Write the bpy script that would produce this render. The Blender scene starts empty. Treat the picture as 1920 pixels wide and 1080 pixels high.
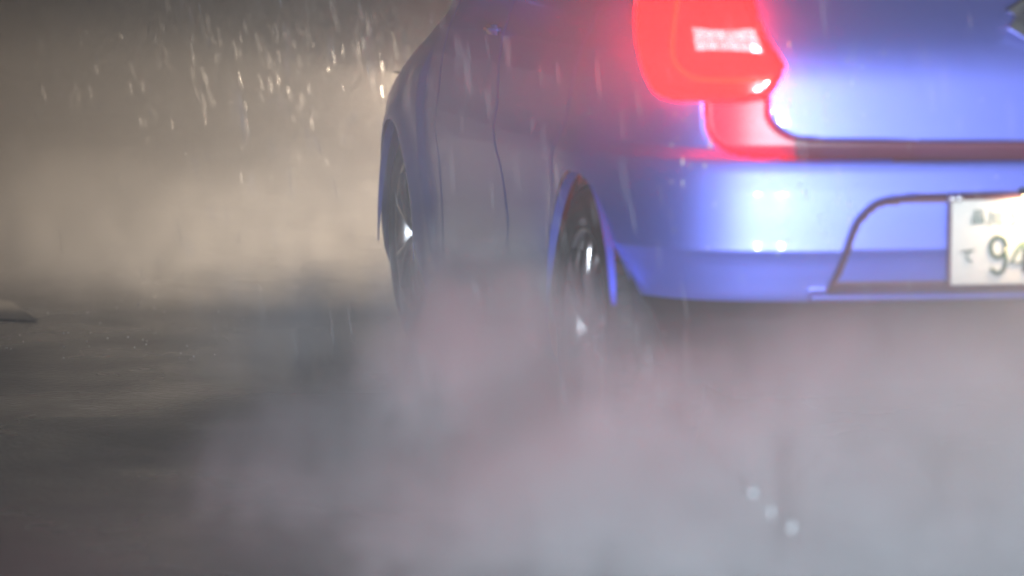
import bpy, bmesh, math, random
import numpy as np
from mathutils import Vector, Matrix, noise as mnoise
random.seed(7); rng = np.random.default_rng(7)
sc = bpy.context.scene
R = math.radians
# ---------------------------------------------------------------- camera
cam = bpy.data.cameras.new('camera'); co = bpy.data.objects.new('camera', cam)
sc.collection.objects.link(co); sc.camera = co
cam.sensor_width = 36; cam.lens = 117.6; cam.clip_start = .05; cam.clip_end = 2000
co.location = (0, 0, 1.13); co.rotation_euler = (R(90 - 5.83), 0, 0)
cam.dof.use_dof = True; cam.dof.focus_distance = 8.6; cam.dof.aperture_fstop = 2.2
# ---------------------------------------------------------------- sky (wet overcast dusk)
w = bpy.data.worlds.new('World'); sc.world = w; w.use_nodes = True
wn = w.node_tree; bgn = wn.nodes['Background']
sky = wn.nodes.new('ShaderNodeTexSky'); sky.sky_type = 'NISHITA'; sky.sun_disc = False
SUN_EL, SUN_AZ = R(4), R(200)
sky.sun_elevation = SUN_EL; sky.sun_rotation = SUN_AZ
wn.links.new(sky.outputs[0], bgn.inputs[0]); bgn.inputs[1].default_value = .016
sun = bpy.data.lights.new('sun', 'SUN'); sun.energy = .03; sun.angle = R(40); sun.color = (1, .93, .85)
so = bpy.data.objects.new('sun', sun); sc.collection.objects.link(so)
so.rotation_euler = (R(60), 0, -SUN_AZ + math.pi)
# headlamps of the vehicle the picture is taken from: their two white glints show on the bumper
for nm, xx, e in (('following_headlamp', -.62, 2850), ('following_headlamp', .60, 3600)):
    l = bpy.data.lights.new(nm, 'SPOT'); l.energy = e; l.color = (.80, .90, 1); l.shadow_soft_size = .07
    l.spot_size = R(30); l.spot_blend = .9
    o = bpy.data.objects.new(nm, l); sc.collection.objects.link(o); o.location = (xx, -1.3, .68)
    o.rotation_euler = (Vector((.95, 7.0, .55)) - o.location).to_track_quat('-Z', 'Y').to_euler()
# ---------------------------------------------------------------- colour management and sampling
sc.view_settings.view_transform = 'Standard'; sc.view_settings.look = 'None'
sc.view_settings.exposure = -.55; sc.view_settings.gamma = 1; sc.view_settings.use_curve_mapping = False
sc.render.engine = 'CYCLES'
cy = sc.cycles
cy.use_adaptive_sampling = True; cy.adaptive_threshold = .035; cy.adaptive_min_samples = 16
cy.use_denoising = True; cy.denoiser = 'OPENIMAGEDENOISE'
cy.max_bounces = 6; cy.diffuse_bounces = 2; cy.glossy_bounces = 3; cy.transmission_bounces = 4
cy.volume_bounces = 1; cy.transparent_max_bounces = 8; cy.volume_max_steps = 256; cy.volume_step_rate = 2.0
cy.caustics_reflective = False; cy.caustics_refractive = False; cy.sample_clamp_indirect = 6; cy.sample_clamp_direct = 0

# ================================================================ helpers
def new_mesh(name, verts, faces, mat=None, parent=None, smooth=False):
    me = bpy.data.meshes.new(name)
    me.from_pydata([tuple(map(float, v)) for v in verts], [], [tuple(int(i) for i in f) for f in faces]); me.update()
    if smooth: me.polygons.foreach_set('use_smooth', [True] * len(me.polygons))
    o = bpy.data.objects.new(name, me); sc.collection.objects.link(o)
    if mat: me.materials.append(mat)
    if parent: o.parent = parent
    return o
def bm_obj(name, bm, mat, parent=None, smooth=False):
    me = bpy.data.meshes.new(name); bm.normal_update(); bm.to_mesh(me); bm.free()
    if smooth: me.polygons.foreach_set('use_smooth', [True] * len(me.polygons))
    o = bpy.data.objects.new(name, me); sc.collection.objects.link(o); me.materials.append(mat)
    if parent: o.parent = parent
    return o
def bm_box(bm, c, s, rot=None, bev=0):
    m = Matrix.Translation(c) @ (rot or Matrix()) @ Matrix.Diagonal((s[0], s[1], s[2], 1))
    r = bmesh.ops.create_cube(bm, size=1, matrix=m)
    if bev:
        es = list({e for v in r['verts'] for e in v.link_edges})
        bmesh.ops.bevel(bm, geom=es, offset=bev, segments=2, affect='EDGES')
def bm_tube(bm, pts, r, n=8, closed=False):
    rings = []
    P = [Vector(p) for p in pts]
    for i, p in enumerate(P):
        a = P[max(i - 1, 0)]; b = P[min(i + 1, len(P) - 1)]
        if closed: a = P[i - 1]; b = P[(i + 1) % len(P)]
        t = (b - a).normalized(); u = t.orthogonal().normalized() if i == 0 else (u - t * u.dot(t)).normalized()
        v = t.cross(u)
        rr = r[i] if hasattr(r, '__len__') else r
        rings.append([bm.verts.new(p + (u * math.cos(q) + v * math.sin(q)) * rr) for q in (2 * math.pi * k / n for k in range(n))])
    m = len(rings)
    for i in range(m if closed else m - 1):
        A, B = rings[i], rings[(i + 1) % m]
        for k in range(n): bm.faces.new((A[k], A[(k + 1) % n], B[(k + 1) % n], B[k]))
    if not closed: bm.faces.new(rings[0][::-1]); bm.faces.new(rings[-1])
def lathe_x(bm, prof, n=64, closed=True):
    """prof = list of (radius, x); revolved round the x axis"""
    rings = [[bm.verts.new((x, r * math.cos(2 * math.pi * k / n), r * math.sin(2 * math.pi * k / n))) for k in range(n)] for r, x in prof]
    m = len(rings)
    for i in range(m if closed else m - 1):
        A, B = rings[i], rings[(i + 1) % m]
        for k in range(n): bm.faces.new((A[k], B[k], B[(k + 1) % n], A[(k + 1) % n]))
def tag(o, label=None, cat=None, group=None, kind=None):
    if label: o['label'] = label
    if cat: o['category'] = cat
    if group: o['group'] = group
    if kind: o['kind'] = kind
def sstep(a, b, x):
    t = np.clip((x - a) / (b - a), 0, 1); return t * t * (3 - 2 * t)

# ================================================================ materials
def mat(name, col=(.5, .5, .5), rough=.5, metal=0, coat=0, coat_r=.03, spec=.5, emis=None, es=0, trans=0, ior=1.5):
    m = bpy.data.materials.new(name); m.use_nodes = True
    b = m.node_tree.nodes['Principled BSDF']; I = b.inputs
    I['Base Color'].default_value = (*col, 1); I['Roughness'].default_value = rough; I['Metallic'].default_value = metal
    I['Coat Weight'].default_value = coat; I['Coat Roughness'].default_value = coat_r; I['Specular IOR Level'].default_value = spec
    I['Transmission Weight'].default_value = trans; I['IOR'].default_value = ior
    if emis: I['Emission Color'].default_value = (*emis, 1); I['Emission Strength'].default_value = es
    return m
def nodes(m): return m.node_tree.nodes, m.node_tree.links, m.node_tree.nodes['Principled BSDF']
M = {}
M['paint'] = mat('blue_metallic_paint', (.18, .22, .79), .49, .78, .5, .06)
N, L, B = nodes(M['paint']); B.inputs['Coat IOR'].default_value = 1.35
tc = N.new('ShaderNodeTexCoord'); vor = N.new('ShaderNodeTexVoronoi'); vor.inputs['Scale'].default_value = 900
L.new(tc.outputs['Object'], vor.inputs['Vector'])
bmp = N.new('ShaderNodeBump'); bmp.inputs['Strength'].default_value = .12; bmp.inputs['Distance'].default_value = .0004
L.new(vor.outputs['Distance'], bmp.inputs['Height']); L.new(bmp.outputs[0], B.inputs['Normal'])
n1 = N.new('ShaderNodeTexNoise'); n1.inputs['Scale'].default_value = 55; n1.inputs['Detail'].default_value = 3
mp = N.new('ShaderNodeMapping'); mp.inputs['Scale'].default_value = (1, 1, .16)
L.new(tc.outputs['Object'], mp.inputs[0]); L.new(mp.outputs[0], n1.inputs['Vector'])
b2 = N.new('ShaderNodeBump'); b2.inputs['Strength'].default_value = .25; b2.inputs['Distance'].default_value = .0009
L.new(n1.outputs[0], b2.inputs['Height']); L.new(b2.outputs[0], B.inputs['Coat Normal'])
M['plastic'] = mat('black_plastic', (.02, .02, .022), .45)
M['gasket'] = mat('red_lit_seam_rubber', (.14, .042, .075), .42)  # dark grey seam; plum tint carries the tail lamp's red in its colour
M['red_lit'] = mat('painted_lamp_glow', (.42, .03, .09), .35)  # tail lamp's red glow put into the base colour of the hollow
M['shade_frame'] = mat('recess_shade_and_frame', (.12, .06, .09), .5)  # recess wall's shade painted as a dark band; also colours the plate frame
M['rubber'] = mat('tyre_rubber', (.022, .022, .022), .6)
M['alloy'] = mat('wet_alloy', (.55, .55, .56), .3, 1)
M['disc'] = mat('brake_disc_steel', (.3, .29, .28), .35, 1)
M['calliper'] = mat('brake_calliper_paint', (.35, .03, .02), .4)
M['chrome'] = mat('chrome', (.75, .75, .78), .28, 1)
M['glass'] = mat('dark_glass', (.01, .012, .014), .03, 0, 1)
M['plate'] = mat('number_plate_white', (.60, .60, .57), .38)
M['green'] = mat('number_plate_green', (.03, .075, .05), .4)
M['lit_white'] = mat('lit_water_white', (.9, .9, .92), .25, 0, 1)  # clear water drawn white: the light it catches is put into the colour
M['drop'] = mat('lit_drop_grey', (.38, .40, .42), .3)  # clear drops in opaque grey, their lit brightness painted into the colour
M['water'] = mat('water', (1, 1, 1), .0, trans=1, ior=1.33)
M['clear'] = mat('clear_lens', (.85, .72, .72), .12, 0, 1)
M['head'] = mat('headlamp_lens', (.6, .6, .6), .1, emis=(1, .82, .6), es=2)
M['headshade'] = mat('headlamp_shade', (.01, .01, .01), .7)
# lit tail lamp: red plastic lit from inside by bulbs, a little uneven
M['lamp'] = mat('tail_lamp_red', (.5, .01, .01), .12, 0, 1, .02, emis=(1, .0006, .0007), es=62)
M['guide'] = mat('tail_light_guide', (.6, .05, .02), .2, 0, 1, .02, emis=(1, .0014, .0006), es=66)
# wet asphalt
M['road'] = mat('wet_asphalt', (.045, .045, .047), .3, 0, .2, .10, .3)
N, L, B = nodes(M['road'])
geo = N.new('ShaderNodeNewGeometry')
na = N.new('ShaderNodeTexNoise'); na.inputs['Scale'].default_value = .9; na.inputs['Detail'].default_value = 5
nb = N.new('ShaderNodeTexNoise'); nb.inputs['Scale'].default_value = 60; nb.inputs['Detail'].default_value = 4
nc = N.new('ShaderNodeTexVoronoi'); nc.inputs['Scale'].default_value = 7
for q in (na, nb, nc): L.new(geo.outputs['Position'], q.inputs['Vector'])
mr = N.new('ShaderNodeMapRange'); mr.inputs['From Min'].default_value = .35; mr.inputs['From Max'].default_value = .65
mr.inputs['To Min'].default_value = .12; mr.inputs['To Max'].default_value = .5
L.new(na.outputs[0], mr.inputs['Value']); L.new(mr.outputs[0], B.inputs['Roughness'])
cr = N.new('ShaderNodeValToRGB'); cr.color_ramp.elements[0].color = (.018, .019, .020, 1); cr.color_ramp.elements[1].color = (.06, .06, .058, 1)
mx = N.new('ShaderNodeMath'); mx.operation = 'MULTIPLY_ADD'; mx.inputs[1].default_value = .5; mx.inputs[2].default_value = .0
ad = N.new('ShaderNodeMath'); ad.operation = 'ADD'
L.new(na.outputs[0], ad.inputs[0]); L.new(nb.outputs[0], ad.inputs[1]); L.new(ad.outputs[0], mx.inputs[0]); L.new(mx.outputs[0], cr.inputs[0])
L.new(cr.outputs[0], B.inputs['Base Color'])
bp = N.new('ShaderNodeBump'); bp.inputs['Strength'].default_value = .6; bp.inputs['Distance'].default_value = .012
L.new(nb.outputs[0], bp.inputs['Height']); L.new(bp.outputs[0], B.inputs['Normal'])
bq = N.new('ShaderNodeBump'); bq.inputs['Strength'].default_value = .5; bq.inputs['Distance'].default_value = .004
L.new(nc.outputs['Distance'], bq.inputs['Height']); L.new(bq.outputs[0], B.inputs['Coat Normal'])
M['line'] = mat('worn_road_paint', (.30, .30, .29), .5)
M['verge'] = mat('wet_grass_verge', (.02, .03, .015), .8)

# ================================================================ the setting
road = new_mesh('road', [(-14, -15, 0), (14, -15, 0), (14, 600, 0), (-14, 600, 0)], [(0, 1, 2, 3)], M['road'])
tag(road, kind='structure')
for s in (-1, 1):
    bmk = bmesh.new(); bm_box(bmk, (s * 14.09, 292, .05), (.18, 614, .15), bev=.02)
    k = bm_obj('kerb', bmk, mat('kerb_concrete', (.2, .2, .19), .6)); tag(k, kind='structure')
g = new_mesh('ground', [(-900, -100, -.02), (900, -100, -.02), (900, 1500, -.02), (-900, 1500, -.02)], [(0, 1, 2, 3)], M['verge'])
tag(g, kind='structure')

mk = new_mesh('road_marking', [(-1.43, 10.05, .004), (-1.60, 10.62, .004), (-3.4, 11.6, .004), (-3.4, 10.9, .004)], [(0, 1, 2, 3)], M['line']); tag(mk, kind='structure')
# ================================================================ the car
PSI = R(10.4)
car = bpy.data.objects.new('hatchback_car', None); sc.collection.objects.link(car)
car.location = (1.045, 6.6, 0); car.rotation_euler = (0, 0, PSI)
tag(car, 'blue metallic hatchback with lit red tail lamp driving away through heavy spray', 'car')
PL = [(0, 0), (.2, .004), (.4, .018), (.55, .045), (.65, .085), (.72, .14), (.765, .22), (.79, .33), (.805, .5), (.812, .7), (.81, 1.1),
      (.806, 1.6), (.806, 2.2), (.818, 2.7), (.835, 3.05), (.825, 3.35), (.78, 3.58), (.68, 3.74), (.5, 3.83), (.25, 3.875), (0, 3.885)]
def catmull(P, n=40):
    P = np.array(P, float); out = []
    Q = np.vstack([[-P[1][0], P[1][1]], P, [-P[-2][0], P[-2][1]]])
    for i in range(1, len(Q) - 2):
        for k in range(n):
            t = k / n; p0, p1, p2, p3 = Q[i - 1:i + 3]
            out.append(.5 * ((2 * p1) + (-p0 + p2) * t + (2 * p0 - 5 * p1 + 4 * p2 - p3) * t * t + (-p0 + 3 * p1 - 3 * p2 + p3) * t ** 3))
    out.append(P[-1]); return np.array(out)
C = catmull(PL)
cl = np.concatenate([[0], np.cumsum(np.linalg.norm(np.diff(C, axis=0), axis=1))])
def at_len(s): return np.interp(s, cl, C[:, 0]), np.interp(s, cl, C[:, 1])
u = [0.0]
while u[-1] < cl[-1]:
    x_, y_ = at_len(u[-1])
    u.append(u[-1] + (.0045 if y_ < .35 else .0105 if y_ < 3.45 else .02))
u[-1] = cl[-1]; u = np.array(u)
hx, hy = at_len(u)
px = np.concatenate([-hx[::-1], hx[1:]]); py = np.concatenate([hy[::-1], hy[1:]])   # front centre - left side - rear - right side - front centre
tx = np.gradient(px); ty = np.gradient(py); ln = np.hypot(tx, ty); nx, ny = ty / ln, -tx / ln     # outward normal
nx, ny = np.where(np.abs(px) < .001, 0, nx), ny
NU = len(px)
ztop = np.interp(py, [0, 2.3, 2.7, 3.05, 3.4, 3.6, 3.75, 3.9], [1.03, .985, .965, .93, .86, .80, .76, .74])
zbot = np.interp(py, [0, .2, .35, 3.3, 3.5, 3.9], [.27, .25, .19, .19, .2, .22])
NV = 176
V = np.arange(NV)
Z = np.where(V[None, :] <= 30, zbot[:, None] + (.432 - zbot)[:, None] * V[None, :] / 30, .432 + (ztop - .432)[:, None] * (V[None, :] - 30) / (NV - 31))
X0 = np.repeat(px[:, None], NV, 1); Y0 = np.repeat(py[:, None], NV, 1)
def inpoly_sd(x, z, poly):
    """signed distance to a polygon, negative inside"""
    P = np.array(poly, float); d = np.full(x.shape, 1e9); ins = np.zeros(x.shape, bool)
    for i in range(len(P)):
        a = P[i]; b = P[(i + 1) % len(P)]; e = b - a
        t = np.clip(((x - a[0]) * e[0] + (z - a[1]) * e[1]) / (e @ e), 0, 1)
        d = np.minimum(d, np.hypot(x - a[0] - t * e[0], z - a[1] - t * e[1]))
        c = ((a[1] > z) != (b[1] > z)) & (x < (b[0] - a[0]) * (z - a[1]) / (b[1] - a[1] + 1e-12) + a[0]); ins ^= c
    return np.where(ins, -d, d)
def smooth_poly(pts, n=6):
    P = np.array(pts, float); out = []
    for i in range(len(P) - 1):
        p0 = P[max(i - 1, 0)]; p1 = P[i]; p2 = P[i + 1]; p3 = P[min(i + 2, len(P) - 1)]
        for k in range(n):
            t = k / n
            out.append(.5 * ((2 * p1) + (-p0 + p2) * t + (2 * p0 - 5 * p1 + 4 * p2 - p3) * t * t + (-p0 + 3 * p1 - 3 * p2 + p3) * t ** 3))
    out.append(P[-1]); return [tuple(p) for p in out]
GROOVE_OUT = smooth_poly([(0, .7075), (-.273, .711), (-.483, .714), (-.575, .7185), (-.62, .727), (-.650, .745), (-.668, .775), (-.672, .835)])
GROOVE_IN = smooth_poly([(-.545, .835), (-.545, .815), (-.540, .79), (-.512, .765), (-.46, .752), (-.273, .747), (0, .743)])
GROOVE = GROOVE_OUT + GROOVE_IN
RECESS = smooth_poly([(-.424, .452), (-.403, .504), (-.378, .578), (-.357, .609), (-.325, .632), (-.272, .641), (-.192, .644), (0, .646)]) + [(0, .452)]
LAMP = smooth_poly([(-.565, 1.06), (-.577, 1.026), (-.547, .955), (-.512, .905), (-.511, .888), (-.525, .855), (-.545, .827)]) + \
       smooth_poly([(-.60, .822), (-.68, .822), (-.733, .824), (-.757, .84), (-.772, .88), (-.784, .94), (-.790, 1.0), (-.792, 1.06)])
_pz = np.arange(.10, 1.20, .001)
_pv = np.interp(_pz, [.18, .30, .40, .44, .47, .505, .524, .534, .545, .60, .65, .69, .712, .722, .735, .76, .80, .88, .94, 1.0, 1.05],
                [.10, .065, .045, .028, .020, .010, .003, -.003, -.001, -.001, .000, .004, .010, .020, .030, .030, .030, .034, .052, .098, .16])
def _sm(v, s): k = np.exp(-.5 * (np.arange(-90, 91) / s) ** 2); return np.convolve(np.pad(v, 90, 'edge'), k / k.sum(), 'valid')
_w = sstep(.75, .80, _pz); _pv = _sm(_pv, 4) * (1 - _w) + _sm(_pv, 22) * _w
def displacement(X, Y, Zz, NXx):
    rear = 1 - sstep(.22, .6, Y)
    side = 1 - rear
    A = np.abs(X)
    bum = np.interp(Zz, _pz, _pv)
    sid = np.interp(Zz, [.18, .25, .33, .45, .6, .70, .76, .85, .92, 1.0, 1.05], [.045, .022, .012, .012, .004, .0, .006, .012, .024, .055, .08])
    fr = sstep(2.35, 3.3, Y)
    tf = np.clip((Zz - np.interp(Y, [2, 2.7, 3.4, 3.9], [.74, .70, .62, .52])) / .26, 0, 1.3)
    sid = sid + fr * .13 * tf ** 2
    d = rear * bum + side * sid
    # tailgate step fades round the corner
    # wheel-arch flares
    for cy_, r0 in ((.6, .355), (3.05, .34)):
        rr = np.hypot(Y - cy_, Zz - .305)
        d = d - (.008 if cy_ < 1 else .022) * np.exp(-np.clip(rr - r0, 0, 9) ** 2 / (.055 ** 2)) * (np.abs(NXx) > .6)
    # front door leading crease and rear door seam, one flare step behind the front wheel
    e = np.interp(Zz, [.2, .266, .345, .554, .771, .9], [2.42, 2.474, 2.55, 2.655, 2.66, 2.60])
    d = d - .016 * sstep(0, .05, Y - e) * (1 - sstep(.10, .35, Y - e)) * side * (1 - sstep(.78, .88, Zz))
    for ys, zz, wd in (([1.574, 1.50, 1.53, 1.611, 1.66], [.30, .48, .56, .70, 1.0], .006),
                       ([2.45, 2.46, 2.48, 2.47, 2.4], [.2, .4, .6, .8, 1.0], .006),
                       ([.95, .93, .86, .75, .62], [.3, .45, .66, .75, 1.0], .006)):
        ss = np.interp(Zz, zz, ys)
        d = d + .0035 * np.exp(-((Y - ss) / .008) ** 2) * side * (Zz > .27)
    # crease along the doors
    d = d - .008 * np.exp(-((Zz - .70 + .02 * Y) / .05) ** 2) * side * (Y < 2.5)
    mir = -A
    rearmask = Y < .45
    sd = inpoly_sd(mir, Zz, GROOVE); d = d + rearmask * (1 - sstep(-.005, .004, sd)) * .020
    # the wide red-lit hollow below the lamp is shallower
    sd = inpoly_sd(mir, Zz, RECESS); d = d + rearmask * (1 - sstep(-.010, .004, sd)) * .030
    lip = rearmask * (A < .46) * np.exp(-((Zz - .440) / .010) ** 2) * .018
    d = d - lip
    return d
NX = np.repeat(nx[:, None], NV, 1); NY = np.repeat(ny[:, None], NV, 1)
D = displacement(X0, Y0, Z, NX)
PX = X0 - NX * D; PY = Y0 - NY * D
VV = np.stack([PX, PY, Z], -1).reshape(-1, 3)
# per-face centre and region
def fc(a): return .25 * (a[:-1, :-1] + a[1:, :-1] + a[1:, 1:] + a[:-1, 1:])
cx, cyy, cz = fc(X0), fc(Y0), fc(Z); cxa = -np.abs(cx)
lamp_sd = inpoly_sd(cxa, cz, LAMP); gro_sd = inpoly_sd(cxa, cz, GROOVE); rec_sd = inpoly_sd(cxa, cz, RECESS)
reg = np.full(cx.shape, 'x', dtype=object)
isrear = cyy < .45
reg[:] = 'body'
reg[(cyy > .93) & (cyy < np.interp(cz, [.2, .4, .6, .8, 1.0], [2.45, 2.46, 2.48, 2.47, 2.4])) & (cz > .27)] = 'fdoor'
reg[(reg == 'fdoor') & (cyy < np.interp(cz, [.30, .48, .56, .70, 1.0], [1.574, 1.50, 1.53, 1.611, 1.66]))] = 'rdoor'
reg[isrear & (cz < .735)] = 'bumper'
reg[isrear & (cz > .72) & (cxa > -.545)] = 'tailgate'
reg[isrear & (gro_sd < .001)] = 'seam'
reg[isrear & (gro_sd < .001) & (cxa < -.49)] = 'red_lit'
reg[isrear & (rec_sd < .002)] = 'shade_frame'
reg[isrear & (rec_sd < -.0165)] = 'recess'
reg[isrear & (cz < .432)] = 'diffuser'
reg[(cyy > 3.45)] = 'fbumper'
reg[(reg == 'quarter')] = 'body'
reg[isrear & (lamp_sd < -.004)] = 'hole'
hole = (np.hypot(cyy - .6, cz - .305) < .355) | (np.hypot(cyy - 3.05, cz - .305) < .34)
reg[hole & (np.abs(fc(NX)) > .5)] = 'hole'
sgn = np.where(cx < 0, 'L', 'R')
idx = np.arange(NU * NV).reshape(NU, NV)
F4 = np.stack([idx[:-1, :-1], idx[1:, :-1], idx[1:, 1:], idx[:-1, 1:]], -1)
def take(mask, name, m, parent=car):
    f = F4[mask]
    if not len(f): return None
    ids, inv = np.unique(f, return_inverse=True)
    return new_mesh(name, VV[ids], inv.reshape(-1, 4), m, parent, True)
take(reg == 'body', 'body_shell', M['paint'])
for sg in 'LR':
    take((reg == 'fdoor') & (sgn == sg), 'front_door', M['paint'])
    take((reg == 'rdoor') & (sgn == sg), 'rear_door', M['paint'])
take(reg == 'tailgate', 'tailgate', M['paint'])
bumper = take(reg == 'bumper', 'rear_bumper', M['paint'])
take(reg == 'recess', 'number_plate_recess', M['paint'], bumper)
take(reg == 'shade_frame', 'recess_wall_shade', M['shade_frame'], bumper)
for sg in 'LR': take((reg == 'red_lit') & (sgn == sg), 'red_lit_hollow', M['red_lit'])
take(reg == 'seam', 'tailgate_seam', M['gasket'])
take(reg == 'diffuser', 'rear_diffuser', M['plastic'])
take(reg == 'fbumper', 'front_bumper', M['paint'])
# upper deck, cabin and bonnet, lofted from the top row of the shell
top = np.stack([PX[:, -1], PY[:, -1], Z[:, -1]], -1)
def ring(f): return np.array([f(*p) for p in top])
cowl = 2.75
def cabring(sx, ya, yb, z):
    def f(x, y, zz):
        t = min(y, cowl) / cowl
        k = max(0, (y - cowl)) / (3.8 - cowl)
        return (x * sx * (1 if y < cowl else 1), ya + (yb - ya) * t - .0 + .06 * k, z)
    return ring(f)
levels = [cabring(.97, .10, cowl, 1.045), cabring(.93, .16, 2.55, 1.16), cabring(.86, .30, 2.2, 1.34), cabring(.80, .38, 2.02, 1.42)]
roofl = [levels[-1], cabring(.74, .44, 1.95, 1.452), cabring(.5, .75, 1.65, 1.485), cabring(.15, 1.1, 1.3, 1.495)]
def loft(a, b, name, m, sel=None, parent=car):
    vs = np.vstack([a, b]); n = len(a); fs = []
    for i in range(n - 1):
        if sel is None or sel(i): fs.append((i, i + 1, n + i + 1, n + i))
    return new_mesh(name, vs, fs, m, parent, True)
front = lambda i: py[i] > cowl
loft(top, levels[0], 'belt_line', M['paint'], lambda i: not front(i))
# bonnet
hood_v = []; nh = [i for i in range(NU) if py[i] > cowl - .02]
L1 = [i for i in nh if px[i] <= 0]; L2 = [i for i in nh if px[i] >= 0][::-1]
k = min(len(L1), len(L2)); rows = []
for a, b in zip(L1[-k:], L2[-k:]):
    A_, B_ = top[a], top[b]
    rows.append([A_ + (B_ - A_) * t + np.array([0, 0, .05 * math.sin(math.pi * t) * min(1, abs(A_[0]) / .5)]) for t in np.linspace(0, 1, 15)])
rows = np.array(rows); nr = len(rows)
new_mesh('bonnet', rows.reshape(-1, 3), [(i * 15 + j, i * 15 + j + 1, (i + 1) * 15 + j + 1, (i + 1) * 15 + j) for i in range(nr - 1) for j in range(14)], M['paint'], car, True)
def sec(i):
    if py[i] > cowl: return 'windscreen'
    if py[i] < .2 and abs(px[i]) < .72: return 'rear_window'
    return 'side'
for a, b in zip(levels[:-1], levels[1:]):
    pass
def multi(levs, name, m, sel):
    n = NU; vs = np.vstack(levs); fs = []
    for q in range(len(levs) - 1):
        for i in range(n - 1):
            if sel(i): fs.append((q * n + i, q * n + i + 1, (q + 1) * n + i + 1, (q + 1) * n + i))
    ids = sorted({v for f in fs for v in f}); mp_ = {v: j for j, v in enumerate(ids)}
    return new_mesh(name, vs[ids], [[mp_[v] for v in f] for f in fs], m, car, True)
multi(levels, 'windscreen', M['glass'], lambda i: sec(i) == 'windscreen')
multi(levels, 'rear_window', M['glass'], lambda i: sec(i) == 'rear_window')
for s in (-1, 1):
    multi(levels, 'side_window', M['glass'], lambda i: sec(i) == 'side' and px[i] * s > 0 and .5 < py[i] < 2.5)
    multi(levels, 'rear_pillar', M['paint'], lambda i: sec(i) == 'side' and px[i] * s > 0 and py[i] <= .5)
    multi(levels, 'windscreen_pillar', M['paint'], lambda i: sec(i) == 'side' and px[i] * s > 0 and py[i] >= 2.5)
multi(roofl, 'roof', M['paint'], lambda i: True)
# underbody
bmu = bmesh.new(); bm_box(bmu, (0, 1.95, .29), (1.16, 3.4, .16), bev=.03); bm_box(bmu, (0, .30, .32), (1.3, .3, .14), bev=.03)
bm_box(bmu, (0, 1.85, .5), (1.5, 1.6, .5), bev=.03)
bm_obj('underbody', bmu, M['plastic'], car)
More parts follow.
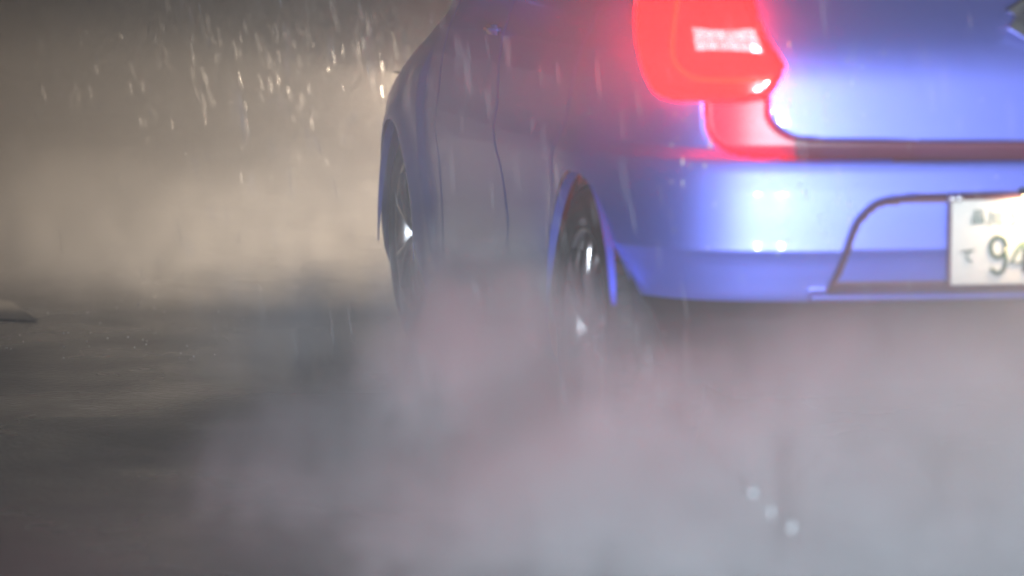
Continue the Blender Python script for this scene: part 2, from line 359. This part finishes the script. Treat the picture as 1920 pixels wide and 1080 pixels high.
# wheels
def mk_wheel(x, y, steer=0, tyre_w=.195):
    s = 1 if x > 0 else -1
    bmh = bmesh.new(); lathe_x(bmh, [(.0001, .012), (.03, .012), (.034, .006), (.034, -.06), (.0001, -.06)], 24, False)
    for q in range(5):
        a = 2 * math.pi * (q + .5) / 5
        bm_tube(bmh, [(.0, .055 * math.cos(a), .055 * math.sin(a)), (.012, .055 * math.cos(a), .055 * math.sin(a))], .009, 6)
    wheel = bm_obj('wheel', bmh, M['alloy'], car, False)
    hw = tyre_w / 2
    wheel.location = (x - s * .035, y, .318); wheel.scale = (1.05, 1.05, 1.05); wheel.rotation_euler = (0, 0, steer + (0 if s > 0 else math.pi))
    # local +x = outward
    bt = bmesh.new()
    lathe_x(bt, [(.205, -hw * .82), (.215, -hw * .96), (.255, -hw * 1.04), (.286, -hw * .93), (.298, -hw * .74), (.301, -hw * .3), (.301, hw * .3),
                 (.298, hw * .74), (.286, hw * .93), (.255, hw * 1.04), (.215, hw * .96), (.205, hw * .82)], 96)
    ty_ = bm_obj('tyre', bt, M['rubber'], wheel, True); ty_.location = (.035 - hw, 0, 0)
    # tread blocks
    bb = bmesh.new()
    for q in range(60):
        a = 2 * math.pi * q / 60
        for j, xx in enumerate((-.072, -.038, 0, .038, .072)):
            aa = a + (j % 2) * math.pi / 60
            rot = Matrix.Rotation(aa, 4, 'X')
            bm_box(bb, rot @ Vector((xx, .302 if abs(xx) < .05 else .300, 0)), (.026, .008, .024), rot)
    tr = bm_obj('tread', bb, M['rubber'], wheel); tr.location = (.035 - hw, 0, 0); tag(tr, kind='stuff')
    br = bmesh.new()
    lathe_x(br, [(.207, .030), (.214, .022), (.214, .010), (.200, -.0), (.192, -.05), (.188, -.13), (.205, -.15), (.21, -.15), (.197, -.13), (.201, -.045), (.208, .008)][:8] +
            [(.199, -.16), (.180, -.13), (.184, -.05), (.190, .004), (.198, .024)], 72)
    for q in range(5):
        a0 = 2 * math.pi * q / 5
        for off in (-.13, .13):
            pts = []
            for t in np.linspace(0, 1, 6):
                r = .035 + (.198 - .035) * t; a = a0 + off * (1.0 + .9 * t) * (.55 + .45 * t)
                pts.append((.010 + .016 * math.sin(t * 2.6), r * math.cos(a), r * math.sin(a)))
            bm_tube(br, pts, [.016, .014, .012, .011, .012, .015], 8)
    bm_obj('rim', br, M['alloy'], wheel, True)
    bd = bmesh.new(); lathe_x(bd, [(.06, -.07), (.135, -.07), (.135, -.085), (.06, -.085)], 48)
    bm_obj('brake_disc', bd, M['disc'], wheel)
    bc = bmesh.new(); bm_box(bc, (-.075, .10, .07), (.06, .05, .11), Matrix.Rotation(.6, 4, 'X'), bev=.012)
    bm_obj('brake_calliper', bc, M['calliper'], wheel)
    # dark wheel-house behind it and painted arch lip
    bl = bmesh.new(); n = 40
    ring0, ring1, ring2 = [], [], []
    for q in range(n + 1):
        a = math.pi * 1.06 * q / n - .03 * math.pi
        ra = .357 if y < 2 else .342; yy = y + ra * math.cos(a); zz = .305 + ra * math.sin(a)
        zz = max(zz, .41 if y < 2 and yy < y else .2)
        xo = (.812 if y < 2 else .835) + (.000 if y < 2 else .006)
        ring0.append(bl.verts.new((s * xo, yy, zz))); 
        ring1.append(bl.verts.new((s * (xo - .004 - .020 * max(0, math.sin(a)) ** .7), y + (yy - y) * .985, zz)))
    for q in range(n): bl.faces.new((ring0[q], ring0[q + 1], ring1[q + 1], ring1[q]))
    bm_obj('arch_lip', bl, M['paint'], car, True)
    bw = bmesh.new()
    r0, r1 = [], []
    for q in range(n + 1):
        a = math.pi * q / n
        ra = .375 if y < 2 else .36; yy = y + ra * math.cos(a); zz = .29 + ra * math.sin(a)
        r0.append(bw.verts.new((s * .77, yy, zz))); r1.append(bw.verts.new((s * .52, yy, zz)))
    for q in range(n): bw.faces.new((r0[q], r0[q + 1], r1[q + 1], r1[q]))
    bw.faces.new(r1)
    bm_obj('wheel_house', bw, M['plastic'], car, True)
for x in (-.80, .80): mk_wheel(x, .6)
for x in (-.80, .80): mk_wheel(x, 3.05, R(3))
# point on the shell for a given (x, z) of the rear face, with outward offset
def rear_pt(x, z, out=0.0):
    s = -1 if x < 0 else 1
    h = np.where(hx * 0 + hy < 1.5)[0]
    xs, ys = hx[h], hy[h]
    # displaced outline at this height
    nxx = np.gradient(ys); nyy = np.gradient(xs); l_ = np.hypot(nxx, nyy); ox, oy = nxx / l_, -nyy / l_
    dd = displacement(xs, ys, np.full(xs.shape, z), ox * 0)
    qx = xs - ox * (dd - out); qy = ys - oy * (dd - out)
    a = abs(x)
    i = int(np.argmin(np.abs(xs - a)))
    i = max(1, min(i, len(xs) - 2))
    return Vector((s * (qx[i] + 0), qy[i], z)), Vector((s * ox[i], oy[i], 0))
# tail lamps: lens shell standing proud of the corner, with a light guide and a clear reversing insert
def lamp_surface(x, z, out):
    s = -1 if x < 0 else 1
    a = abs(x)
    xs, ys = hx, hy
    h = ys < 1.2; xs = xs[h]; ys = ys[h]
    k = np.interp(a, xs[:int(np.argmax(xs)) + 1], np.arange(int(np.argmax(xs)) + 1))
    i0 = int(k); i1 = min(i0 + 1, len(xs) - 1); t = k - i0
    X_ = xs[i0] * (1 - t) + xs[i1] * t; Y_ = ys[i0] * (1 - t) + ys[i1] * t
    ex, ey = xs[i1 if i1 > i0 else i0] - xs[max(i0 - 1, 0)], ys[i1 if i1 > i0 else i0] - ys[max(i0 - 1, 0)]
    l_ = math.hypot(ex, ey) or 1; ox, oy = ey / l_, -ex / l_
    dz = float(np.interp(z, [.8, .88, .94, 1.0, 1.08], [.030, .033, .042, .058, .085]))
    dz *= 1 - .35 * float(sstep(.68, .78, np.array(a)))
    return Vector((s * (X_ - ox * (dz - out)), Y_ - oy * (dz - out), z))
def mk_lamp(s):
    # dense sheet clipped to the outline
    xs = np.concatenate([np.linspace(-.50, -.72, 34), np.linspace(-.724, -.795, 26)]); zs = np.linspace(.815, 1.065, 44)
    gx, gz = np.meshgrid(xs, zs, indexing='ij'); sd = inpoly_sd(gx, gz, LAMP)
    bm = bmesh.new(); vt = {}
    P = np.array(LAMP)
    def nearest(x, z):
        best = None
        for i in range(len(P)):
            a = P[i]; b = P[(i + 1) % len(P)]; e = b - a; t = max(0, min(1, ((x - a[0]) * e[0] + (z - a[1]) * e[1]) / (e @ e)))
            q = a + e * t; dd = math.hypot(x - q[0], z - q[1])
            if best is None or dd < best[0]: best = (dd, q[0], q[1])
        return best[1:]
    def gv(i, j):
        if (i, j) not in vt:
            x, z, d_ = gx[i, j], gz[i, j], sd[i, j]
            if d_ > -.003: x, z = nearest(x, z); d_ = 0
            o_ = .030 * (1 - (1 - min(1, max(0, -d_) / .022)) ** 2) ** .5
            vt[(i, j)] = bm.verts.new(lamp_surface(x * (1 if s < 0 else -1), z, o_ - .012))
        return vt[(i, j)]
    for i in range(len(xs) - 1):
        for j in range(len(zs) - 1):
            if min(sd[i, j], sd[i + 1, j], sd[i, j + 1], sd[i + 1, j + 1]) < 0 and np.mean([sd[i, j], sd[i + 1, j], sd[i, j + 1], sd[i + 1, j + 1]]) < .003:
                vs = [gv(i, j), gv(i + 1, j), gv(i + 1, j + 1), gv(i, j + 1)]
                try: bm.faces.new(vs)
                except ValueError: pass
    lamp = bm_obj('tail_lamp', bm, M['lamp'], car, True)
    # light guide: a thin bright tube in a C shape
    bg = bmesh.new(); gp = smooth_poly([(-.727, 1.05), (-.726, .99), (-.723, .921), (-.712, .893), (-.695, .878), (-.672, .870), (-.60, .869), (-.536, .872)], 5)
    bm_tube(bg, [lamp_surface(-s * -x if s > 0 else x, z, .0195) for x, z in gp], .0045, 8)
    bm_obj('light_guide', bg, M['guide'], lamp, True)
    # reversing lamp: a row of small clear cells
    RV = [(-.694, .968), (-.574, .967), (-.556, .924), (-.683, .928)]
    br = bmesh.new(); nu_, nv_ = 6, 2
    def q(uu, vv, o_):
        a = np.array(RV[0]) * (1 - uu) + np.array(RV[1]) * uu; b = np.array(RV[3]) * (1 - uu) + np.array(RV[2]) * uu; p = a * (1 - vv) + b * vv
        return lamp_surface(p[0] * (1 if s < 0 else -1), p[1], o_)
    for i in range(nu_):
        for j in range(nv_):
            g_ = .03
            c = [q((i + g_) / nu_, (j + g_) / nv_, .0185), q((i + 1 - g_) / nu_, (j + g_) / nv_, .0185), q((i + 1 - g_) / nu_, (j + 1 - g_) / nv_, .0185), q((i + g_) / nu_, (j + 1 - g_) / nv_, .0185)]
            m_ = q((i + random.uniform(.25, .75)) / nu_, (j + random.uniform(.25, .75)) / nv_, .0185 + random.uniform(.000, .011))
            vs = [br.verts.new(p) for p in c]; mv = br.verts.new(m_)
            for k_ in range(4): br.faces.new((vs[k_], vs[(k_ + 1) % 4], mv))
    rim_pts = [q(0, 0, .019), q(1, 0, .019), q(1, 1, .019), q(0, 1, .019)]
    bm_tube(br, rim_pts, .0025, 6, True)
    bm_obj('reversing_lamp', br, M['clear'], lamp)
    return lamp
mk_lamp(-1); mk_lamp(1)
# number plate and its lettering
plate = bpy.data.objects.new('number_plate', None); sc.collection.objects.link(plate)
sc.collection.objects.unlink(plate)
bpy.data.objects.remove(plate)
bp_ = bmesh.new(); bm_box(bp_, (0, 0, 0), (.332, .003, .167), bev=.0012)
plate = bm_obj('number_plate', bp_, M['plate'], car); plate.location = (-.0175, -.004, .5495)
def text_mesh(body, size, x, z, m, name, ex=.0004, sx=1.0, bold=0.0):
    cu = bpy.data.curves.new(name, 'FONT'); cu.body = body; cu.size = size; cu.extrude = ex; cu.offset = bold
    cu.align_x = 'CENTER'; cu.align_y = 'CENTER'
    ob = bpy.data.objects.new(name, cu); sc.collection.objects.link(ob)
    bpy.context.view_layer.update()
    me = bpy.data.meshes.new_from_object(ob.evaluated_get(bpy.context.evaluated_depsgraph_get()))
    sc.collection.objects.unlink(ob); bpy.data.objects.remove(ob)
    V_ = np.array([v.co[:] for v in me.vertices])
    if len(V_):
        c_ = .5 * (V_.min(0) + V_.max(0))
        for v in me.vertices: v.co = Vector((v.co.x - c_[0], v.co.y - c_[1], v.co.z))
    o = bpy.data.objects.new(name, me); sc.collection.objects.link(o); me.materials.clear(); me.materials.append(m)
    o.parent = plate; o.location = (x, -.0022, z); o.rotation_euler = (R(90), 0, 0); o.scale = (sx, 1, 1)
    return o
def stroke_glyph(paths, x, z, sx, sz, r, name='digit'):
    bm = bmesh.new()
    for p_ in paths:
        bm_tube(bm, [(a * sx, 0, b * sz) for a, b in p_], r, 10)
    for v in bm.verts: v.co.y *= .25
    o = bm_obj(name, bm, M['green'], plate, True); o.location = (x, -.0025, z)
arc = lambda cx_, cy_, rx, ry, a0, a1, n=14: [(cx_ + rx * math.cos(R(a0 + (a1 - a0) * k / n)), cy_ + ry * math.sin(R(a0 + (a1 - a0) * k / n))) for k in range(n + 1)]
stroke_glyph([arc(0, .22, .5, .28, 0, 360, 28)[:-1] + [(.5, .22)], arc(-.0, -.20, .5, .30, 0, -150, 12)[::-1] + [(.5, .22)]], -.0705, -.026, .031, .072, .0048)
stroke_glyph([[(.22, -.5), (.22, .5)], [(.22, .5), (-.55, -.22), (.60, -.22)]], -.024, -.026, .036, .072, .0048)
text_mesh('-', .10, .006, -.022, M['green'], 'hyphen')
text_mesh('て', .032, -.133, -.027, M['green'], 'kana', bold=.0008)
text_mesh('品', .031, -.112, .050, M['green'], 'kanji', bold=.0004)
text_mesh('川', .032, -.078, .046, M['green'], 'kanji', bold=.0006)
text_mesh('5', .040, -.038, .047, M['green'], 'digit', bold=.001)
# plate frame corner clip, lamp above the plate
for q_ in (-.170, .170):
    bf = bmesh.new(); bm_box(bf, (0, 0, -.002), (.006, .008, .172), bev=.001)
    fr = bm_obj('plate_frame', bf, M['shade_frame'], plate); fr.location = (q_, 0, 0)
for dx in (-.006, .009):
    bs = bmesh.new(); bmesh.ops.create_uvsphere(bs, u_segments=16, v_segments=10, radius=.0085)
    o = bm_obj('plate_clip', bs, M['chrome'], plate, True); o.location = (-.162 + dx, -.006, .088)
bh = bmesh.new(); bm_box(bh, (0, 0, 0), (.075, .028, .014), bev=.004)
nl = bm_obj('number_plate_lamp', bh, M['plastic'], car); nl.location = (-.012, -.018, .650)
bl_ = bmesh.new(); bm_box(bl_, (0, 0, -.009), (.055, .018, .004)); bm_obj('lamp_lens', bl_, mat('plate_lamp_lens', (.9, .8, .6), .3, emis=(1, .72, .38), es=14), nl)
pl = bpy.data.lights.new('plate_bulb', 'AREA'); pl.shape = 'RECTANGLE'; pl.size = .05; pl.size_y = .015; pl.energy = 2.6; pl.color = (1, .68, .36)
o = bpy.data.objects.new('plate_bulb', pl); sc.collection.objects.link(o); o.parent = nl; o.location = (0, -.010, -.013); o.rotation_euler = (R(14), 0, 0)
# chrome emblem: an angular S
def emblem():
    s_ = .052
    P_ = [(-.9, .30), (.10, 1.0), (.95, .42), (.62, .22), (.12, .56), (-.30, .28), (.95, -.34), (-.10, -1.0), (-.95, -.44), (-.60, -.20), (-.12, -.54), (.30, -.28), (-.95, .26)]
    P_ = [(-.98, .34), (-.02, .98), (.98, .34), (.62, .12), (.0, .50), (-.30, .30), (.98, -.34), (.02, -.98), (-.98, -.34), (-.62, -.12), (.0, -.50), (.30, -.30)]
    bm = bmesh.new()
    f0 = [bm.verts.new((x * s_, 0, z * s_)) for x, z in P_]; f1 = [bm.verts.new((x * s_ * .93, -.006, z * s_ * .93)) for x, z in P_]
    n = len(P_)
    for i in range(n): bm.faces.new((f0[i], f0[(i + 1) % n], f1[(i + 1) % n], f1[i]))
    fa = bm.faces.new(f1); bmesh.ops.triangulate(bm, faces=[fa])
    o = bm_obj('emblem', bm, M['chrome'], car); o.location = (-.006, .058, .985); o.rotation_euler = (R(-14), 0, 0)
emblem()
# front lamps with a shade that cuts the beam level
for s in (-1, 1):
    bx = bmesh.new(); bmesh.ops.create_uvsphere(bx, u_segments=20, v_segments=12, radius=.07)
    hl = bm_obj('headlamp', bx, M['head'], car, True); hl.location = (s * .64, 3.70, .72); hl.scale = (1.2, .9, .8)
    bs = bmesh.new(); bm_box(bs, (0, .045, .034), (.14, .13, .004)); sh = bm_obj('headlamp_shade', bs, M['headshade'], hl); sh.location = (s * .0, .08, 0); sh.scale = (1, 1, 1)
    l = bpy.data.lights.new('headlamp_bulb', 'SPOT'); l.energy = 265; l.color = (1, .76, .53); l.shadow_soft_size = .012
    l.spot_size = R(150); l.spot_blend = .5
    o = bpy.data.objects.new('headlamp_bulb', l); sc.collection.objects.link(o); o.parent = hl; o.location = (0, .10, .02)
    o.rotation_euler = (R(90 - 8), 0, 0)
# door handles, mirrors, exhaust, aerial
for s in (-1, 1):
    for yy in (1.70,):
        bh = bmesh.new(); bm_box(bh, (0, 0, 0), (.02, .15, .025), bev=.008)
        o = bm_obj('door_handle', bh, M['paint'], car, True); o.location = (s * .800, yy, .93)
    bh = bmesh.new(); bm_box(bh, (0, 0, 0), (.17, .10, .12), bev=.03)
    o = bm_obj('side_mirror', bh, M['paint'], car, True); o.location = (s * .86, 2.3, 1.10)
# water beads and runs sitting on the wet rear panels
bw = bmesh.new()
for _ in range(90):
    x = -random.uniform(.30, .74) if random.random() < .8 else -random.uniform(.0, .74); z = random.uniform(.50, .96)
    p, n_ = rear_pt(x, z, 0)
    if inpoly_sd(np.array([x]), np.array([z]), LAMP)[0] < .01 or inpoly_sd(np.array([x]), np.array([z]), RECESS)[0] < .01 or inpoly_sd(np.array([x]), np.array([z]), GROOVE)[0] < .01: continue
    r = random.uniform(.0012, .0030)
    sz = random.choice([1, 1, 1.3, 4, 6])
    bmesh.ops.create_icosphere(bw, subdivisions=2, radius=r, matrix=Matrix.Translation(p) @ Matrix.Diagonal((1, .55, sz, 1)))
o = bm_obj('water_beads', bw, M['drop'], car, True); tag(o, kind='stuff')

# ================================================================ rain and splashes
def drops(name, n, gen, m, label, cat):
    ico = bmesh.new(); bmesh.ops.create_icosphere(ico, subdivisions=2, radius=1)
    base = np.array([v.co[:] for v in ico.verts]); fs = np.array([[v.index for v in f.verts] for f in ico.faces]); ico.free()
    vs = []; ff = []; k = 0
    for _ in range(n):
        p, r, ln_, lean = gen()
        b = base.copy(); b[:, 0] *= r; b[:, 1] *= r; b[:, 2] *= r * ln_
        b[:, 0] += b[:, 2] * lean
        vs.append(b + np.array(p)); ff.append(fs + k); k += len(base)
    o = new_mesh(name, np.vstack(vs), np.vstack(ff), m, None, True); tag(o, label, cat, kind='stuff')
def g_rain():
    if random.random() < .34:
        Y = random.uniform(10.5, 15); X = -.35 - abs(random.gauss(0, .75)) * Y / 12; z = random.gauss(.76, .17)
        return (X, Y, z), random.uniform(.0004, .0008), random.uniform(14, 64), random.uniform(-.28, -.10)
    Y = random.uniform(9, 26); X = random.uniform(-.16, -.02) * Y; z = random.uniform(.05, 1.15)
    return (X, Y, z), random.uniform(.0005, .0011), random.uniform(6, 30), random.uniform(-.25, -.1)
def g_near():
    Y = random.uniform(5.6, 7.6); X = random.uniform(-.10, .16) * Y; z = random.uniform(.25, 1.12)
    return (X, Y, z), random.uniform(.00025, .0005), random.uniform(40, 110), random.uniform(-.16, -.05)
def g_splash():
    Y = random.uniform(9, 26); X = random.uniform(-.17, -.02) * Y; z = abs(random.gauss(0, .035)) + .003
    return (X, Y, z), random.uniform(.001, .0028), 1, 0
def g_wheel():
    t = random.random()
    if t < .5: p = (random.gauss(.12, .14), random.gauss(6.7, .2), abs(random.gauss(.25, .15)))
    else: p = (random.gauss(-.2, .25), random.gauss(8.6, .6), abs(random.gauss(.2, .15)))
    return p, random.uniform(.0008, .0020), random.uniform(1, 2.2), random.uniform(-.3, .3)
drops('rain', 1100, g_rain, M['drop'], 'rain falling through the warm headlamp beam beside the car', 'rain')
drops('rain', 260, g_near, M['drop'], 'fine rain falling between the camera and the tail of the car', 'rain')
drops('rain_splashes', 1400, g_splash, M['lit_white'], 'droplets leaping off the wet road left of the car', 'splash')
drops('wheel_droplets', 32, g_wheel, M['lit_white'], 'water droplets flung up round the left wheels of the car', 'droplets')
for (x, y, z, r, ln_) in ((.372, 5.1, .292, .0066, 1.1), (.400, 5.1, .262, .0036, 2.8), (.428, 5.05, .246, .0058, 1.6)):
    ic = bmesh.new(); bmesh.ops.create_icosphere(ic, subdivisions=3, radius=r, matrix=Matrix.Diagonal((1, 1, ln_, 1)))
    o = bm_obj('water_drop', ic, M['drop'], None, True); o.location = (x, y, z)
    tag(o, {.292: 'upper left and brightest of three large drops in front of the car', .262: 'long middle one of three large drops in the spray', .246: 'lowest and rightmost of three large drops in the spray'}[z], 'water drop', 'large drops hanging in the spray')

# ================================================================ spray (volume) and haze
def cloud(name, blobs, fine, lo, hi, vox, label, cat, tint):
    """a cloud of water dust: a voxel volume whose density is a sum of soft puffs torn by noise"""
    m = bpy.data.materials.new(name + '_air'); m.use_nodes = True; nt = m.node_tree
    for n_ in list(nt.nodes):
        if n_.type != 'OUTPUT_MATERIAL': nt.nodes.remove(n_)
    pv = nt.nodes.new('ShaderNodeVolumePrincipled'); pv.inputs['Color'].default_value = (*tint, 1); pv.inputs['Density'].default_value = 1
    nt.links.new(pv.outputs[0], [n_ for n_ in nt.nodes if n_.type == 'OUTPUT_MATERIAL'][0].inputs['Volume'])
    gt = bpy.data.node_groups.new(name + '_field', 'GeometryNodeTree')
    gt.interface.new_socket('Geometry', in_out='INPUT', socket_type='NodeSocketGeometry')
    gt.interface.new_socket('Geometry', in_out='OUTPUT', socket_type='NodeSocketGeometry')
    N = gt.nodes; L = gt.links
    go = N.new('NodeGroupOutput'); gi = N.new('NodeGroupInput')
    vc = N.new('GeometryNodeVolumeCube'); vc.inputs['Min'].default_value = lo; vc.inputs['Max'].default_value = hi
    for a, k in zip(('X', 'Y', 'Z'), range(3)): vc.inputs['Resolution ' + a].default_value = max(4, int((hi[k] - lo[k]) / vox))
    sm = N.new('GeometryNodeSetMaterial'); sm.inputs['Material'].default_value = m
    L.new(vc.outputs[0], sm.inputs[0]); L.new(sm.outputs[0], go.inputs[0])
    ps = N.new('GeometryNodeInputPosition')
    def vm(op, a, b=None):
        n_ = N.new('ShaderNodeVectorMath'); n_.operation = op
        for i_, q in enumerate((a, b)):
            if q is None: continue
            if isinstance(q, (tuple, list)): n_.inputs[i_].default_value = q
            else: L.new(q, n_.inputs[i_])
        return n_
    def mt(op, a, b=None, clamp=False):
        n_ = N.new('ShaderNodeMath'); n_.operation = op; n_.use_clamp = clamp
        for i_, q in enumerate((a, b)):
            if q is None: continue
            if isinstance(q, (int, float)): n_.inputs[i_].default_value = q
            else: L.new(q, n_.inputs[i_])
        return n_.outputs[0]
    nz = N.new('ShaderNodeTexNoise'); nz.inputs['Scale'].default_value = 1.0; nz.inputs['Detail'].default_value = 2
    L.new(vm('MULTIPLY', ps.outputs[0], (2.6, 1.2, 3.4)).outputs[0], nz.inputs['Vector'])
    off = vm('SUBTRACT', nz.outputs['Color'], (.5, .5, .5)); wp = vm('MULTIPLY', off.outputs[0], (.45, .6, .35) if fine else (.2, .3, .15))
    pos = vm('ADD', ps.outputs[0], wp.outputs[0])
    tot = None
    for c, r, dn in blobs:
        a = vm('SUBTRACT', pos.outputs[0], c); b = vm('DIVIDE', a.outputs[0], r); d = vm('LENGTH', b.outputs[0]).outputs['Value']
        k_ = mt('MULTIPLY', mt('POWER', mt('SUBTRACT', 1, d, True), 1.3), dn)
        tot = k_ if tot is None else mt('ADD', tot, k_)
    if fine:
        n2 = N.new('ShaderNodeTexNoise'); n2.inputs['Scale'].default_value = 1.0; n2.inputs['Detail'].default_value = 5; n2.inputs['Roughness'].default_value = .62
        L.new(vm('MULTIPLY', pos.outputs[0], (13, 4, 3.6)).outputs[0], n2.inputs['Vector'])
        w_ = N.new('ShaderNodeMapRange'); w_.inputs['From Min'].default_value = .36; w_.inputs['From Max'].default_value = .64
        w_.inputs['To Min'].default_value = .05; w_.inputs['To Max'].default_value = 1.7; L.new(n2.outputs[0], w_.inputs['Value'])
        tot = mt('MULTIPLY', tot, w_.outputs[0])
    L.new(tot, vc.inputs['Density'])
    vol = bpy.data.volumes.new(name); vol.materials.append(m)
    o = bpy.data.objects.new(name, vol); sc.collection.objects.link(o)
    md = o.modifiers.new('field', 'NODES'); md.node_group = gt
    tag(o, label, cat, kind='stuff')
    return o
BLOBS = [((.03, 7.45, .12), (.42, .75, .44), 15),         # thrown up between the two left wheels
         ((.30, 6.1, .0), (.75, .75, .34), 9), ((.02, 6.75, .12), (.40, .42, .40), 13),           # behind the rear wheel
         ((-.25, 6.9, .0), (.55, 1.3, .20), 4),
         ((1.00, 6.05, .02), (1.15, .8, .56), 4.2),       # wake behind the bumper
         ((-.50, 9.0, .04), (.50, 1.2, .28), 2.6),        # trail off the front wheel
         ((-1.3, 11.6, .08), (2.1, 2.2, .42), .9)]
MIST = [((-1.6, 14.0, .2), (5, 5.6, 1.1), .36), ((-.95, 5.5, .0), (.9, .9, .22), .8),
        ((.28, 6.50, .90), (.82, .40, .36), .50), ((1.25, 6.15, .26), (1.3, .6, .40), 2.3), ((-.25, 8.2, .55), (.7, 1.7, .62), .22)]
cloud('spray', BLOBS, True, (-2.2, 4.9, .012), (2.3, 13, .66), .045, 'grey cloud of tyre spray round the wheels and bumper of the car', 'spray', (.93, .96, 1))
cloud('mist', MIST, False, (-6, 4.9, .012), (3, 21, 1.24), .11, 'thin pale mist round the tail lamp and in the warm headlamp beam', 'mist', (.95, .95, .95))
hz = bpy.data.materials.new('haze_air'); hz.use_nodes = True; hn = hz.node_tree
for n_ in list(hn.nodes):
    if n_.type != 'OUTPUT_MATERIAL': hn.nodes.remove(n_)
pv = hn.nodes.new('ShaderNodeVolumePrincipled'); pv.inputs['Density'].default_value = .011; pv.inputs['Color'].default_value = (.93, .92, .92, 1)
pv.inputs['Anisotropy'].default_value = .0
hn.links.new(pv.outputs[0], [n_ for n_ in hn.nodes if n_.type == 'OUTPUT_MATERIAL'][0].inputs['Volume'])
bmz = bmesh.new(); bm_box(bmz, (0, 700, .3), (1850, 1640, 2.7))
h = bm_obj('haze', bmz, hz); tag(h, kind='stuff')
